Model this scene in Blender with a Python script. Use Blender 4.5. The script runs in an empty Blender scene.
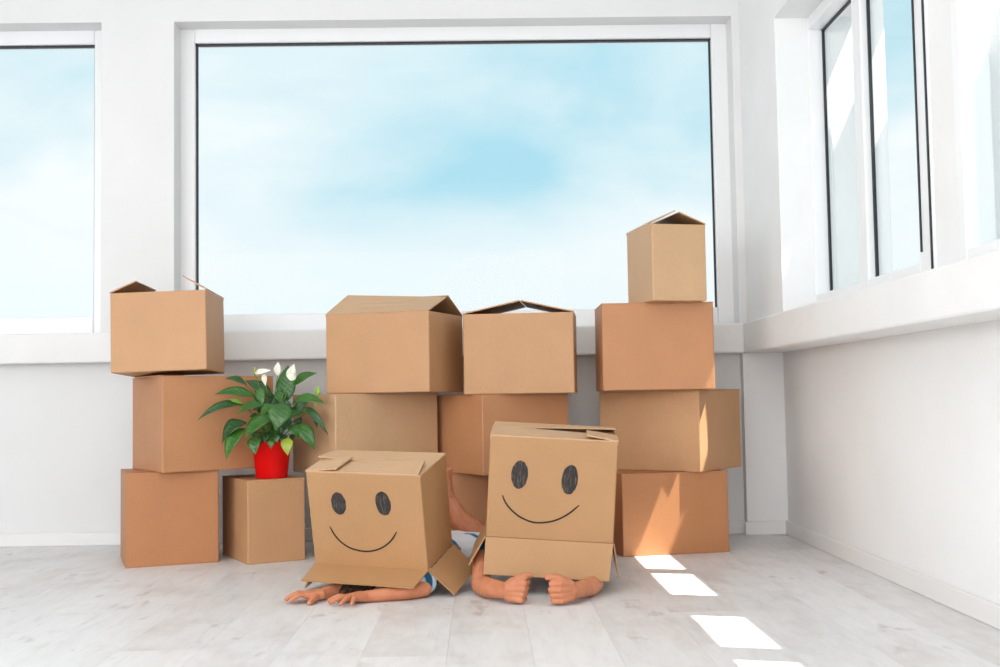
import bpy, bmesh, math, random
import numpy as np
from mathutils import Vector, Matrix, Euler
random.seed(7)
SC = bpy.context.scene
COL = SC.collection
R = math.radians

# ------------------------------------------------------------------ camera
CAM_F, CAM_YAW, CAM_PITCH, CAM_ROLL, CAM_H = 1134.1, .01717, .0564, .016, .62
cd = bpy.data.cameras.new('camera'); cam = bpy.data.objects.new('camera', cd); COL.objects.link(cam)
cd.sensor_width = 36; cd.sensor_fit = 'HORIZONTAL'; cd.lens = CAM_F / 1000 * 36; cd.clip_end = 200
_f = Vector((math.sin(CAM_YAW) * math.cos(CAM_PITCH), math.cos(CAM_YAW) * math.cos(CAM_PITCH), math.sin(CAM_PITCH)))
_r = Vector((math.cos(CAM_YAW), -math.sin(CAM_YAW), 0)); _u = _r.cross(_f)
_r2 = _r * math.cos(CAM_ROLL) - _u * math.sin(CAM_ROLL); _u2 = _r * math.sin(CAM_ROLL) + _u * math.cos(CAM_ROLL)
_m = Matrix((_r2, _u2, -_f)).transposed().to_4x4(); _m.translation = (0, 0, CAM_H)
cam.matrix_world = _m
SC.camera = cam

# ------------------------------------------------------------------ view
vs = SC.view_settings
SC.display_settings.display_device = 'sRGB'
vs.view_transform = 'Standard'; vs.look = 'None'; vs.gamma = 1; vs.use_curve_mapping = False
vs.exposure = 0.08
SC.cycles.use_denoising = True
SC.cycles.max_bounces = 8; SC.cycles.diffuse_bounces = 5; SC.cycles.transparent_max_bounces = 12
SC.cycles.caustics_reflective = False; SC.cycles.caustics_refractive = False
SC.cycles.sample_clamp_indirect = 6

# ------------------------------------------------------------------ sky
def make_world():
    w = bpy.data.worlds.new('sky'); SC.world = w; w.use_nodes = True
    nt = w.node_tree; N = nt.nodes; K = nt.links; N.clear()
    out = N.new('ShaderNodeOutputWorld'); bg = N.new('ShaderNodeBackground')
    tc = N.new('ShaderNodeTexCoord')
    mp = N.new('ShaderNodeMapping'); mp.inputs['Scale'].default_value = (1, 1, 2.4); mp.inputs['Location'].default_value = (5.67, 2.71, 4.52)
    K.new(tc.outputs['Generated'], mp.inputs['Vector'])
    n1 = N.new('ShaderNodeTexNoise'); n1.inputs['Scale'].default_value = 2.2; n1.inputs['Detail'].default_value = 7
    n1.inputs['Roughness'].default_value = .5; n1.inputs['Distortion'].default_value = .35
    K.new(mp.outputs['Vector'], n1.inputs['Vector'])
    cr = N.new('ShaderNodeValToRGB')
    e = cr.color_ramp.elements
    e[0].position = .34; e[0].color = (.43, .74, .87, 1)
    e[1].position = .60; e[1].color = (.95, .98, .99, 1)
    m = e.new(.47); m.color = (.71, .87, .925, 1)
    K.new(n1.outputs['Fac'], cr.inputs['Fac'])
    sp = N.new('ShaderNodeSeparateXYZ'); K.new(tc.outputs['Generated'], sp.inputs[0])
    mr = N.new('ShaderNodeMapRange'); mr.interpolation_type = 'SMOOTHSTEP'
    for i, v_ in ((1, .20), (2, .115), (3, 0.0), (4, .82)): mr.inputs[i].default_value = v_
    K.new(sp.outputs['Z'], mr.inputs[0])
    mx = N.new('ShaderNodeMix'); mx.data_type = 'RGBA'; mx.inputs[7].default_value = (.93, .965, .98, 1)      # haze towards the horizon
    K.new(mr.outputs[0], mx.inputs[0]); K.new(cr.outputs['Color'], mx.inputs[6]); K.new(mx.outputs[2], bg.inputs['Color']); bg.inputs['Strength'].default_value = 1.0
    K.new(bg.outputs[0], out.inputs['Surface'])
make_world()

# sun through the right-hand windows
sd = bpy.data.lights.new('sun', 'SUN'); sd.energy = 14.0; sd.angle = R(.4); sd.color = (1, .95, .88)
so = bpy.data.objects.new('sun', sd); COL.objects.link(so)
so.rotation_euler = Vector((-1, .28, -2.29)).to_track_quat('-Z', 'Y').to_euler()
so.location = (4, -1, 9)
# added fill lights behind, to the left and overhead, with no real fixtures
def fill_light(name, loc, rot, sx, sy, watts):
    ad = bpy.data.lights.new(name, 'AREA'); ad.shape = 'RECTANGLE'; ad.size = sx; ad.size_y = sy
    ad.energy = watts; ad.color = (.985, .995, 1)
    ao = bpy.data.objects.new(name, ad); COL.objects.link(ao); ao.location = loc; ao.rotation_euler = rot
fill_light('rear_fill', (-1.4, -5.7, 1.40), (R(90), 0, 0), 5.4, 2.6, 185)  # added behind the camera to light the box fronts
fill_light('left_fill', (-4.1, -1.4, 1.62), (R(90), 0, R(-90)), 5.0, 1.3, 140)  # added to brighten the right wall
fill_light('overhead_fill', (-.9, 2.0, 2.70), (0, 0, 0), 2.6, 2.6, 15)  # added overhead to lift the floor, box tops and right wall

# ------------------------------------------------------------------ materials
def mat(name, base, rough=.6, spec=.3, build=None):
    m = bpy.data.materials.new(name); m.use_nodes = True
    nt = m.node_tree; b = nt.nodes['Principled BSDF']
    b.inputs['Base Color'].default_value = (*base, 1); b.inputs['Roughness'].default_value = rough
    b.inputs['Specular IOR Level'].default_value = spec
    if build: build(nt, b)
    return m

def _noise(nt, scale, detail=3, rough=.5, vec=None, mapscale=None):
    tc = nt.nodes.new('ShaderNodeTexCoord'); n = nt.nodes.new('ShaderNodeTexNoise')
    n.inputs['Scale'].default_value = scale; n.inputs['Detail'].default_value = detail; n.inputs['Roughness'].default_value = rough
    src = tc.outputs['Object'] if vec is None else vec
    if mapscale:
        mp = nt.nodes.new('ShaderNodeMapping'); mp.inputs['Scale'].default_value = mapscale
        nt.links.new(src, mp.inputs['Vector']); src = mp.outputs['Vector']
    nt.links.new(src, n.inputs['Vector'])
    return n

def _ramp(nt, fac, stops):
    cr = nt.nodes.new('ShaderNodeValToRGB'); e = cr.color_ramp.elements
    e[0].position, e[0].color = stops[0][0], (*stops[0][1], 1)
    e[1].position, e[1].color = stops[-1][0], (*stops[-1][1], 1)
    for p, c in stops[1:-1]:
        k = e.new(p); k.color = (*c, 1)
    nt.links.new(fac, cr.inputs['Fac']); return cr.outputs['Color']

def _mix(nt, a, b, fac, mode='MULTIPLY'):
    mx = nt.nodes.new('ShaderNodeMix'); mx.data_type = 'RGBA'; mx.blend_type = mode
    if isinstance(fac, (int, float)): mx.inputs[0].default_value = fac
    else: nt.links.new(fac, mx.inputs[0])
    for v, i in ((a, 6), (b, 7)):
        if isinstance(v, tuple): mx.inputs[i].default_value = (*v, 1)
        else: nt.links.new(v, mx.inputs[i])
    return mx.outputs[2]

def _bump(nt, b, height, strength=.2, dist=.002):
    bp = nt.nodes.new('ShaderNodeBump'); bp.inputs['Strength'].default_value = strength; bp.inputs['Distance'].default_value = dist
    nt.links.new(height, bp.inputs['Height']); nt.links.new(bp.outputs['Normal'], b.inputs['Normal'])

def srgb(r, g, b):
    f = lambda c: (c / 255 / 12.92) if c / 255 <= .04045 else ((c / 255 + .055) / 1.055) ** 2.4
    return (f(r), f(g), f(b))

def cardboard(name, rgb):
    base = srgb(*rgb)
    def build(nt, b):
        n1 = _noise(nt, 5, 3)
        c1 = _ramp(nt, n1.outputs['Fac'], [(.3, tuple(v * .95 for v in base)), (.7, tuple(min(1, v * 1.04) for v in base))])
        n2 = _noise(nt, 420, 2, mapscale=(1, 1, .35))
        c2 = _ramp(nt, n2.outputs['Fac'], [(.3, (.93, .92, .90)), (.65, (1, 1, 1))])
        n3 = _noise(nt, 160, 1)
        c3 = _ramp(nt, n3.outputs['Fac'], [(.24, (.80, .74, .66)), (.32, (1, 1, 1))])
        c = _mix(nt, _mix(nt, c1, c2, 1.0), c3, .5)
        nt.links.new(c, b.inputs['Base Color'])
        # faint flute lines of the corrugated board
        tc = nt.nodes.new('ShaderNodeTexCoord'); wv = nt.nodes.new('ShaderNodeTexWave')
        wv.bands_direction = 'Z'; wv.inputs['Scale'].default_value = 55; wv.inputs['Distortion'].default_value = .6
        nt.links.new(tc.outputs['Object'], wv.inputs['Vector'])
        _bump(nt, b, wv.outputs['Fac'], .05, .001)
    return mat(name, base, .52, .42, build)

M = {}
M['card'] = cardboard('kraft_cardboard', (194, 148, 107))
M['card_red'] = cardboard('reddish_kraft_cardboard', (190, 135, 94))
M['card_deep'] = cardboard('deep_brown_kraft_cardboard', (184, 126, 84))
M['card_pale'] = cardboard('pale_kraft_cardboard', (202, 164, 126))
M['card_face'] = cardboard('soft_brown_kraft_cardboard', (181, 138, 96))
M['card_in'] = cardboard('kraft_cardboard_inner', (206, 166, 122))

def plaster(name, base, bs=.25, blot=None):
    def build(nt, b):
        n = _noise(nt, 55, 5, .6); _bump(nt, b, n.outputs['Fac'], bs, .004)
        n2 = _noise(nt, 1.7, 4, .6)
        lo = blot or tuple(v * .965 for v in base)
        nt.links.new(_ramp(nt, n2.outputs['Fac'], [(.3, lo), (.6, base)]), b.inputs['Base Color'])
    return mat(name, base, .75, .15, build)
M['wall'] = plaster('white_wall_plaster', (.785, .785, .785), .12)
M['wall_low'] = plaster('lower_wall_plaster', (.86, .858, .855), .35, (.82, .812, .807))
M['sill'] = plaster('painted_sill_concrete', (.84, .835, .83), .35, (.79, .78, .775))
M['base'] = mat('white_baseboard_paint', (.82, .81, .80), .45, .35)
M['ceil'] = mat('white_ceiling_paint', (.86, .86, .86), .8, .1)
M['upvc'] = mat('white_window_plastic', (.86, .86, .87), .3, .4)
M['gasket'] = mat('dark_window_rubber', (.025, .03, .035), .5, .3)
M['render_ext'] = plaster('beige_exterior_render', (.62, .59, .53), .3)

def glass_mat():
    m = bpy.data.materials.new('window_glass'); m.use_nodes = True; nt = m.node_tree; nt.nodes.clear()
    o = nt.nodes.new('ShaderNodeOutputMaterial'); t = nt.nodes.new('ShaderNodeBsdfTransparent'); g = nt.nodes.new('ShaderNodeBsdfGlossy')
    g.inputs['Roughness'].default_value = .02; t.inputs['Color'].default_value = (.97, .985, .985, 1)
    mx = nt.nodes.new('ShaderNodeMixShader'); fr = nt.nodes.new('ShaderNodeLayerWeight')
    pw = nt.nodes.new('ShaderNodeMath'); pw.operation = 'POWER'; pw.inputs[1].default_value = 5.0
    ma = nt.nodes.new('ShaderNodeMath'); ma.operation = 'MULTIPLY_ADD'; ma.inputs[1].default_value = .15; ma.inputs[2].default_value = .003
    nt.links.new(fr.outputs['Facing'], pw.inputs[0]); nt.links.new(pw.outputs[0], ma.inputs[0])
    nt.links.new(ma.outputs[0], mx.inputs[0]); nt.links.new(t.outputs[0], mx.inputs[1]); nt.links.new(g.outputs[0], mx.inputs[2])
    nt.links.new(mx.outputs[0], o.inputs[0]); return m
M['glass'] = glass_mat()

def plank_build(nt, b):
    oi = nt.nodes.new('ShaderNodeObjectInfo'); tc = nt.nodes.new('ShaderNodeTexCoord')
    ad_ = nt.nodes.new('ShaderNodeVectorMath'); ad_.operation = 'ADD'
    ml = nt.nodes.new('ShaderNodeVectorMath'); ml.operation = 'SCALE'; ml.inputs['Scale'].default_value = 37.0
    cx = nt.nodes.new('ShaderNodeCombineXYZ')
    for i in range(3): nt.links.new(oi.outputs['Random'], cx.inputs[i])
    nt.links.new(cx.outputs[0], ml.inputs[0]); nt.links.new(tc.outputs['Object'], ad_.inputs[0]); nt.links.new(ml.outputs[0], ad_.inputs[1])
    v = ad_.outputs[0]
    g = _noise(nt, 6, 6, .62, v, (5, .8, 1)); g.inputs['Distortion'].default_value = .8
    c1 = _ramp(nt, g.outputs['Fac'], [(.22, (.66, .645, .64)), (.42, (.76, .757, .757)), (.62, (.80, .80, .803))])
    p = _noise(nt, 2.6, 4, .6, v, (1.6, 1.0, 1))
    c2 = _ramp(nt, p.outputs['Fac'], [(.30, (.86, .82, .795)), (.50, (1, 1, 1))])
    k = _noise(nt, 5, 3, .6, v, (2.2, .9, 1))
    c3 = _ramp(nt, k.outputs['Fac'], [(.26, (.72, .67, .63)), (.36, (1, 1, 1))])
    tint = _ramp(nt, oi.outputs['Random'], [(0, (.93, .925, .92)), (1, (1.0, 1.0, 1.0))])
    c = _mix(nt, _mix(nt, _mix(nt, c1, c2, 1.0), c3, .8), tint, 1.0)
    nt.links.new(c, b.inputs['Base Color'])
    _bump(nt, b, g.outputs['Fac'], .12, .001)
    b.inputs['Roughness'].default_value = .42
M['plank'] = mat('whitewashed_laminate', (.7, .69, .68), .42, .35, plank_build)
M['underlay'] = mat('floor_underlay', (.5, .48, .46), .9, .1)
M['ink'] = mat('black_marker', (.035, .032, .03), .6, .2,
    lambda nt, b: nt.links.new(_ramp(nt, _noise(nt, 60, 4, .7, None, (4, 1, .6)).outputs['Fac'], [(.5, (.035, .032, .032)), (.72, (.16, .12, .09))]), b.inputs['Base Color']))
M['ink_line'] = mat('black_marker_line', (.025, .022, .02), .6, .2)
def skin_build(nt, b):
    n = _noise(nt, 30, 3)
    nt.links.new(_ramp(nt, n.outputs['Fac'], [(.3, srgb(190, 119, 85)), (.7, srgb(204, 136, 100))]), b.inputs['Base Color'])
    b.inputs['Subsurface Weight'].default_value = .12; b.inputs['Subsurface Radius'].default_value = (.012, .005, .003); b.inputs['Subsurface Scale'].default_value = 1
M['skin'] = mat('skin', srgb(216, 152, 120), .5, .35, skin_build)
M['hair'] = mat('dark_brown_hair', (.055, .03, .018), .5, .4,
    lambda nt, b: _bump(nt, b, _noise(nt, 90, 3, .6, None, (1, 1, .15)).outputs['Fac'], .8, .006))
def fabric(name, c):
    return mat(name, c, .85, .1, lambda nt, b: _bump(nt, b, _noise(nt, 24, 4).outputs['Fac'], .35, .01))
M['teal'] = fabric('teal_blue_cotton', (.012, .09, .20))
M['navy'] = fabric('navy_cotton', (.02, .03, .06))
def stripes_build(nt, b):
    tc = nt.nodes.new('ShaderNodeTexCoord'); mp = nt.nodes.new('ShaderNodeMapping')
    mp.inputs['Rotation'].default_value = (0, 0, R(-52)); nt.links.new(tc.outputs['Object'], mp.inputs['Vector'])
    wv = nt.nodes.new('ShaderNodeTexWave'); wv.bands_direction = 'X'; wv.inputs['Scale'].default_value = 8; wv.inputs['Distortion'].default_value = .5
    nt.links.new(mp.outputs['Vector'], wv.inputs['Vector'])
    nt.links.new(_ramp(nt, wv.outputs['Fac'], [(.30, (.02, .07, .13)), (.45, (.05, .22, .34)), (.62, (.30, .48, .58)), (.85, (.55, .62, .68))]), b.inputs['Base Color'])
    _bump(nt, b, _noise(nt, 24, 4).outputs['Fac'], .35, .01)
M['stripes'] = mat('blue_white_striped_cotton', (.5, .6, .7), .85, .1, stripes_build)
def lines_build(nt, b):
    tc = nt.nodes.new('ShaderNodeTexCoord'); mp = nt.nodes.new('ShaderNodeMapping')
    mp.inputs['Rotation'].default_value = (0, 0, R(-52)); nt.links.new(tc.outputs['Object'], mp.inputs['Vector'])
    wv = nt.nodes.new('ShaderNodeTexWave'); wv.bands_direction = 'X'; wv.inputs['Scale'].default_value = 2.6; wv.inputs['Distortion'].default_value = .5
    nt.links.new(mp.outputs['Vector'], wv.inputs['Vector'])
    nt.links.new(_ramp(nt, wv.outputs['Fac'], [(.05, (.04, .20, .32)), (.10, (.72, .74, .79)), (.8, (.76, .77, .80))]), b.inputs['Base Color'])
    _bump(nt, b, _noise(nt, 24, 4).outputs['Fac'], .35, .01)
M['white_lines'] = mat('white_cotton_with_thin_blue_lines', (.7, .7, .75), .85, .1, lines_build)
M['white_cloth'] = fabric('white_cotton', (.74, .75, .79))
M['pot'] = mat('red_plastic_pot', (.78, .002, .003), .45, .22)
M['soil'] = mat('dark_potting_soil', (.04, .025, .018), .95, .05)
def leafm(name, c, d):
    def build(nt, b):
        n = _noise(nt, 14, 3)
        nt.links.new(_ramp(nt, n.outputs['Fac'], [(.3, d), (.7, c)]), b.inputs['Base Color'])
        wv = nt.nodes.new('ShaderNodeTexWave'); wv.wave_type = 'BANDS'; wv.bands_direction = 'DIAGONAL'; wv.inputs['Scale'].default_value = 26; wv.inputs['Distortion'].default_value = 1.2
        tc = nt.nodes.new('ShaderNodeTexCoord'); nt.links.new(tc.outputs['Object'], wv.inputs['Vector']); _bump(nt, b, wv.outputs['Fac'], .35, .002)
    return mat(name, c, .30, .5, build)
M['leaf'] = leafm('green_leaf', (.050, .165, .020), (.026, .105, .014))
M['leaf_dark'] = leafm('dark_green_leaf', (.026, .095, .018), (.016, .062, .012))
M['leaf_lime'] = leafm('lime_leaf', (.28, .46, .045), (.18, .36, .03))
M['leaf_yellow'] = leafm('yellowing_leaf', (.46, .46, .04), (.26, .36, .03))
M['stem'] = mat('green_stem', (.10, .26, .05), .5, .3)
M['petal'] = mat('white_petal', (.80, .80, .68), .5, .3)
M['spadix'] = mat('yellow_green_spadix', (.45, .45, .06), .7, .2)

# ------------------------------------------------------------------ helpers
def link(o, parent=None):
    COL.objects.link(o)
    if parent is not None: o.parent = parent
    return o
def mesh_obj(name, verts, faces, m, parent=None, smooth=False):
    me = bpy.data.meshes.new(name); me.from_pydata([tuple(v) for v in verts], [], faces); me.update()
    bm = bmesh.new(); bm.from_mesh(me); bmesh.ops.recalc_face_normals(bm, faces=bm.faces); bm.to_mesh(me); bm.free()
    if m is not None: me.materials.append(m)
    if smooth:
        for p in me.polygons: p.use_smooth = True
    return link(bpy.data.objects.new(name, me), parent)
class MB:
    def __init__(s): s.v = []; s.f = []
    def add(s, v, f):
        n = len(s.v); s.v += [tuple(q) for q in v]; s.f += [tuple(i + n for i in q) for q in f]; return s
    def box(s, x0, x1, y0, y1, z0, z1):
        v = [(x, y, z) for z in (z0, z1) for y in (y0, y1) for x in (x0, x1)]
        return s.add(v, [(0, 2, 3, 1), (4, 5, 7, 6), (0, 1, 5, 4), (2, 6, 7, 3), (0, 4, 6, 2), (1, 3, 7, 5)])
    def build(s, name, m, parent=None, smooth=False): return mesh_obj(name, s.v, s.f, m, parent, smooth)
def bevel(o, w=.003, seg=2):
    md = o.modifiers.new('bevel', 'BEVEL'); md.width = w; md.segments = seg; md.limit_method = 'ANGLE'; return o
def empty(name, loc, rot=(0, 0, 0)):
    o = bpy.data.objects.new(name, None); o.empty_display_size = .1; link(o); o.location = loc; o.rotation_euler = tuple(R(a) for a in rot); return o
def tag(o, label=None, cat=None, group=None, kind=None):
    if label: o['label'] = label
    if cat: o['category'] = cat
    if group: o['group'] = group
    if kind: o['kind'] = kind
    return o
def struct(o, label=None): return tag(o, label=label, kind='structure')

# ------------------------------------------------------------------ the room
YB, YU, XU, XL = 5.06, 4.98, 1.16, 1.34        # lower back wall, upper back wall, upper right wall, lower right wall
ZS0, ZS1, ZC = .80, .93, 2.75
YG, XG = 5.13, 1.345                            # glass planes
XW = -4.2                                       # left end of the room
# back wall: recessed below the sill, piers and lintel above it
wb = MB()
wb.box(XW, 1.5, YB, 5.28, -.02, ZS1 - .01)
wb.box(XW, 1.19, YU, 5.28, 2.312, ZC)
wb.box(-1.662, -1.342, YU, 5.28, ZS1 - .01, 2.312)
wb.box(1.145, 1.19, YU, 5.28, ZS1 - .01, 2.312)
wb.box(XW, -3.9, YU, 5.28, ZS1 - .01, 2.312)
struct(wb.build('wall_back', M['wall']), 'white plaster wall with two large windows behind the boxes')
# right wall
wr = MB()
wr.box(XL, 1.5, -6.0, YB, -.02, ZS1 - .01)
wr.box(XU + .02, 1.5, -6.0, 5.28, 2.10, ZC)
wr.box(XU + .02, 1.5, 4.39, 5.28, ZS1 - .01, 2.10)
wr.box(XU + .02, 1.5, -6.0, 2.0, ZS1 - .01, 2.10)
wr.box(1.315, 1.5, 3.06, 3.228, ZS1 - .01, 2.10)
struct(wr.build('wall_right', M['wall_low']), 'white plaster wall with the sunlit windows on the right')
# boxed pipe column in the corner below the sill
struct(MB().box(XU, XL, 5.005, YB, 0, ZS0).build('trim_1', M['wall_low']), 'narrow boxed column in the corner below the sill')
# sills
s1 = MB().box(XW, XU, 4.965, YB + .03, ZS0, ZS1).build('trim_2', M['sill']); bevel(s1, .008, 2); struct(s1, 'thick painted sill ledge along the back wall')
s2 = MB().box(XU - .002, XL + .02, -6.0, 5.02, ZS0 - .001, ZS1 + .003).build('trim_3', M['sill']); bevel(s2, .008, 2); struct(s2, 'thick painted sill ledge along the right wall')
# baseboards
struct(bevel(MB().box(XW, XU, 5.045, YB, 0, .058).build('baseboard_back', M['base']), .004), 'white skirting board along the back wall')
struct(bevel(MB().box(1.325, XL, -6.0, 5.005, 0, .062).build('baseboard_right', M['base']), .004), 'white skirting board along the right wall')
struct(bevel(MB().box(1.148, 1.33, 4.992, 5.006, 0, .060).build('baseboard_corner', M['base']), .004), 'short skirting board around the corner column')
struct(MB().box(XW, 1.5, -6.0, 5.28, ZC, ZC + .15).build('ceiling', M['ceil']), 'white ceiling')
# left wall with a wide window opening, well outside the frame
wl = MB()
wl.box(XW - .25, XW, -6.0, 5.28, -.02, ZS1); wl.box(XW - .25, XW, -6.0, 5.28, 2.31, ZC)
for a, b in ((-6.0, -4.1), (-.2, .1), (1.2, 5.28)): wl.box(XW - .25, XW, a, b, ZS1, 2.31)
struct(wl.build('wall_left', M['wall']), 'white wall on the left beyond the frame')
# added slab outside, out of view, that cuts the sun down to a strip
blocker = MB().box(1.894, 2.60, -1.0, 5.6, 2.62, 2.70)
for y in (.2, 2.2, 4.2): blocker.box(1.5, 1.9, y, y + .05, 2.70, 2.74)
struct(blocker.build('sun_blocker', M['render_ext']), 'added sun-blocking slab outside, above the right windows')

# floor: one plank, one object
fl = struct(MB().box(XW, XL, -6.0, YB, -.03, -.009).build('floor', M['underlay']), 'whitewashed laminate plank floor')
PWID, PLEN, PX0 = .2075, 1.285, -.3 - .2075 * 19
pm = None
def plank_mesh(w, l):
    me = bpy.data.meshes.new('plank')
    b = MB().box(0, w - .0005, 0, l - .0005, -.009, 0)
    me.from_pydata(b.v, [], b.f); me.materials.append(M['plank']); me.update(); return me
full = plank_mesh(PWID, PLEN)
joints = {19: 2.78, 20: 2.64, 23: 3.27, 18: 2.86, 24: 2.30, 25: 3.0, 17: 3.6, 16: 2.9, 22: 2.2, 21: 3.4}
for i in range(0, 29):
    x = PX0 + i * PWID
    if x > XL or x + PWID < XW: continue
    off = joints.get(i, random.uniform(2, 3.2))
    k0 = math.floor((-1.5 - off) / PLEN)
    y = off + k0 * PLEN
    while y < YB - .01:
        l = min(PLEN, YB - y); w = min(PWID, XL - x)
        x0 = max(x, XW)
        me = full if (l == PLEN and w == PWID and x0 == x) else plank_mesh(w - (x0 - x), l)
        o = bpy.data.objects.new('plank', me); link(o, fl); o.location = (x0, y, 0)
        y += PLEN

# windows
def window_back(n, x0, x1, gx0, gx1, label):
    """opening x0..x1, glass gx0..gx1 in the back wall"""
    e = empty(n, ((x0 + x1) / 2, YG, ZS1)); struct(e, label)
    ox, oy, oz = e.location
    z0, z1, g0, g1 = ZS1 - .01, 2.312, 1.012, 2.25
    f = MB(); F0, F1 = 5.09, 5.17
    f.box(x0 - .02, gx0, F0, F1, z0, z1 + .02); f.box(gx1, x1 + .02, F0, F1, z0, z1 + .02)
    f.box(gx0, gx1, F0, F1, z0, g0); f.box(gx0, gx1, F0, F1, g1, z1 + .02)
    f.v = [(a - ox, b - oy, c - oz) for a, b, c in f.v]; bevel(f.build('window_frame', M['upvc'], e), .006, 2)
    b = MB(); t = .0075; B0, B1 = 5.105, 5.128
    b.box(gx0, gx0 + t, B0 + .01, B1, g0, g1); b.box(gx1 - t, gx1, B0 + .01, B1, g0, g1); b.box(gx0, gx1, B0, B1, g1 - t, g1)
    b.v = [(p - ox, q - oy, c - oz) for p, q, c in b.v]; b.build('gasket', M['gasket'], e)
    p = MB().box(gx0, gx1, YG, YG + .006, g0, g1); p.v = [(a - ox, q - oy, c - oz) for a, q, c in p.v]; p.build('pane', M['glass'], e)
window_back('window_1', -3.9, -1.662, -3.82, -1.731, 'left picture window with white frame, cut by the photo edge')
window_back('window_2', -1.342, 1.145, -1.278, 1.075, 'large picture window with white frame behind the box stacks')

def window_right(n, y0, y1, panes, label, seams=(), gaskets=True, deep=()):
    e = empty(n, (XG, (y0 + y1) / 2, ZS1)); struct(e, label)
    ox, oy, oz = e.location
    loc = lambda mb: setattr(mb, 'v', [(a - ox, b - oy, c - oz) for a, b, c in mb.v]) or mb
    z0, z1, g0, g1 = ZS1 - .01, 2.10, 1.0, 2.050
    X0, X1 = 1.31, 1.395
    f = MB(); ys = [y0] + [v for p in panes for v in p] + [y1]
    for i in range(0, len(ys), 2): f.box(X0, X1, ys[i], ys[i + 1], z0, z1)
    for a, b in panes: f.box(X0, X1, a, b, z0, g0); f.box(X0, X1, a, b, g1, z1)
    bevel(loc(f).build('window_frame', M['upvc'], e), .005, 2)
    for i, (a, b) in enumerate(panes):
        q = .030 if i in deep else 0.
        if gaskets:
            g = MB(); g.box(1.334 + q, 1.343 + q, b - .011, b, g0, g1); g.box(1.334 + q, 1.343 + q, a, b, g1 - .009, g1)
            loc(g).build('gasket', M['gasket'], e)
        loc(MB().box(XG + q, XG + q + .006, a, b, g0, g1)).build('pane', M['glass'], e)
    for (s, za) in seams: loc(MB().box(1.306, 1.311, s - .0045, s + .0045, za, 2.09)).build('seam_gasket', M['gasket'], e)
window_right('window_3', 3.225, 4.395, [(3.335, 3.785), (3.87, 4.383)], 'white two-pane window in the right wall nearest the corner', [(3.315, 1.03), (3.24, .95)], deep=(1,))
window_right('window_4', 2.0, 3.06, [(2.04, 2.47), (2.595, 3.01)], 'white two-pane window in the right wall cut by the photo edge', gaskets=False)
# left room window
e = struct(empty('window_5', (XW - .1, -1.45, ZS1)), 'window in the left wall beyond the frame')
f = MB()
for a, b in ((-2.65, -2.59), (1.19, 1.25), (1.55, 1.61), (2.59, 2.65)): f.box(-.03, .03, a, b, 0, 1.38)
f.box(-.03, .03, -2.65, 2.65, 0, .06); f.box(-.03, .03, -2.65, 2.65, 1.32, 1.38)
f.build('window_frame', M['upvc'], e)
for a, b in ((-2.59, 1.19), (1.61, 2.59)): MB().box(-.003, .003, a, b, .06, 1.32).build('pane', M['glass'], e)

# ------------------------------------------------------------------ cardboard boxes
T = .0045
def rrect(w, d, r, n=3):
    pts = []
    for cx, cy, a0 in ((w / 2 - r, d / 2 - r, 0), (-w / 2 + r, d / 2 - r, 90), (-w / 2 + r, -d / 2 + r, 180), (w / 2 - r, -d / 2 + r, 270)):
        for k in range(n + 1):
            a = R(a0 + 90 * k / n); pts.append((cx + r * math.cos(a), cy + r * math.sin(a)))
    return pts
def box_body(w, d, h, m, parent, bottom=True):
    o_ = rrect(w, d, .005); i_ = rrect(w - 2 * T, d - 2 * T, .002); n = len(o_)
    v = []; zs = (0.0, .003, h - .002, h)
    ins = (.002, 0, 0, .001)
    for z, q in zip(zs, ins):
        s = [(x * (1 - 2 * q / w), y * (1 - 2 * q / d), z) for x, y in o_]; v += s
    v += [(x, y, 0) for x, y in i_] + [(x, y, h) for x, y in i_]
    fc = []
    for L in range(3):
        for k in range(n): fc.append((L * n + k, L * n + (k + 1) % n, (L + 1) * n + (k + 1) % n, (L + 1) * n + k))
    for k in range(n):
        q = (k + 1) % n
        fc.append((4 * n + q, 4 * n + k, 5 * n + k, 5 * n + q))
        fc.append((3 * n + k, 3 * n + q, 5 * n + q, 5 * n + k)); fc.append((q, k, 4 * n + k, 4 * n + q))
    b = MB().add(v, fc)
    if bottom: b.box(-w / 2 + T * .6, w / 2 - T * .6, -d / 2 + T * .6, d / 2 - T * .6, .001, .001 + T)
    return b.build('body', m, parent)
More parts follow.
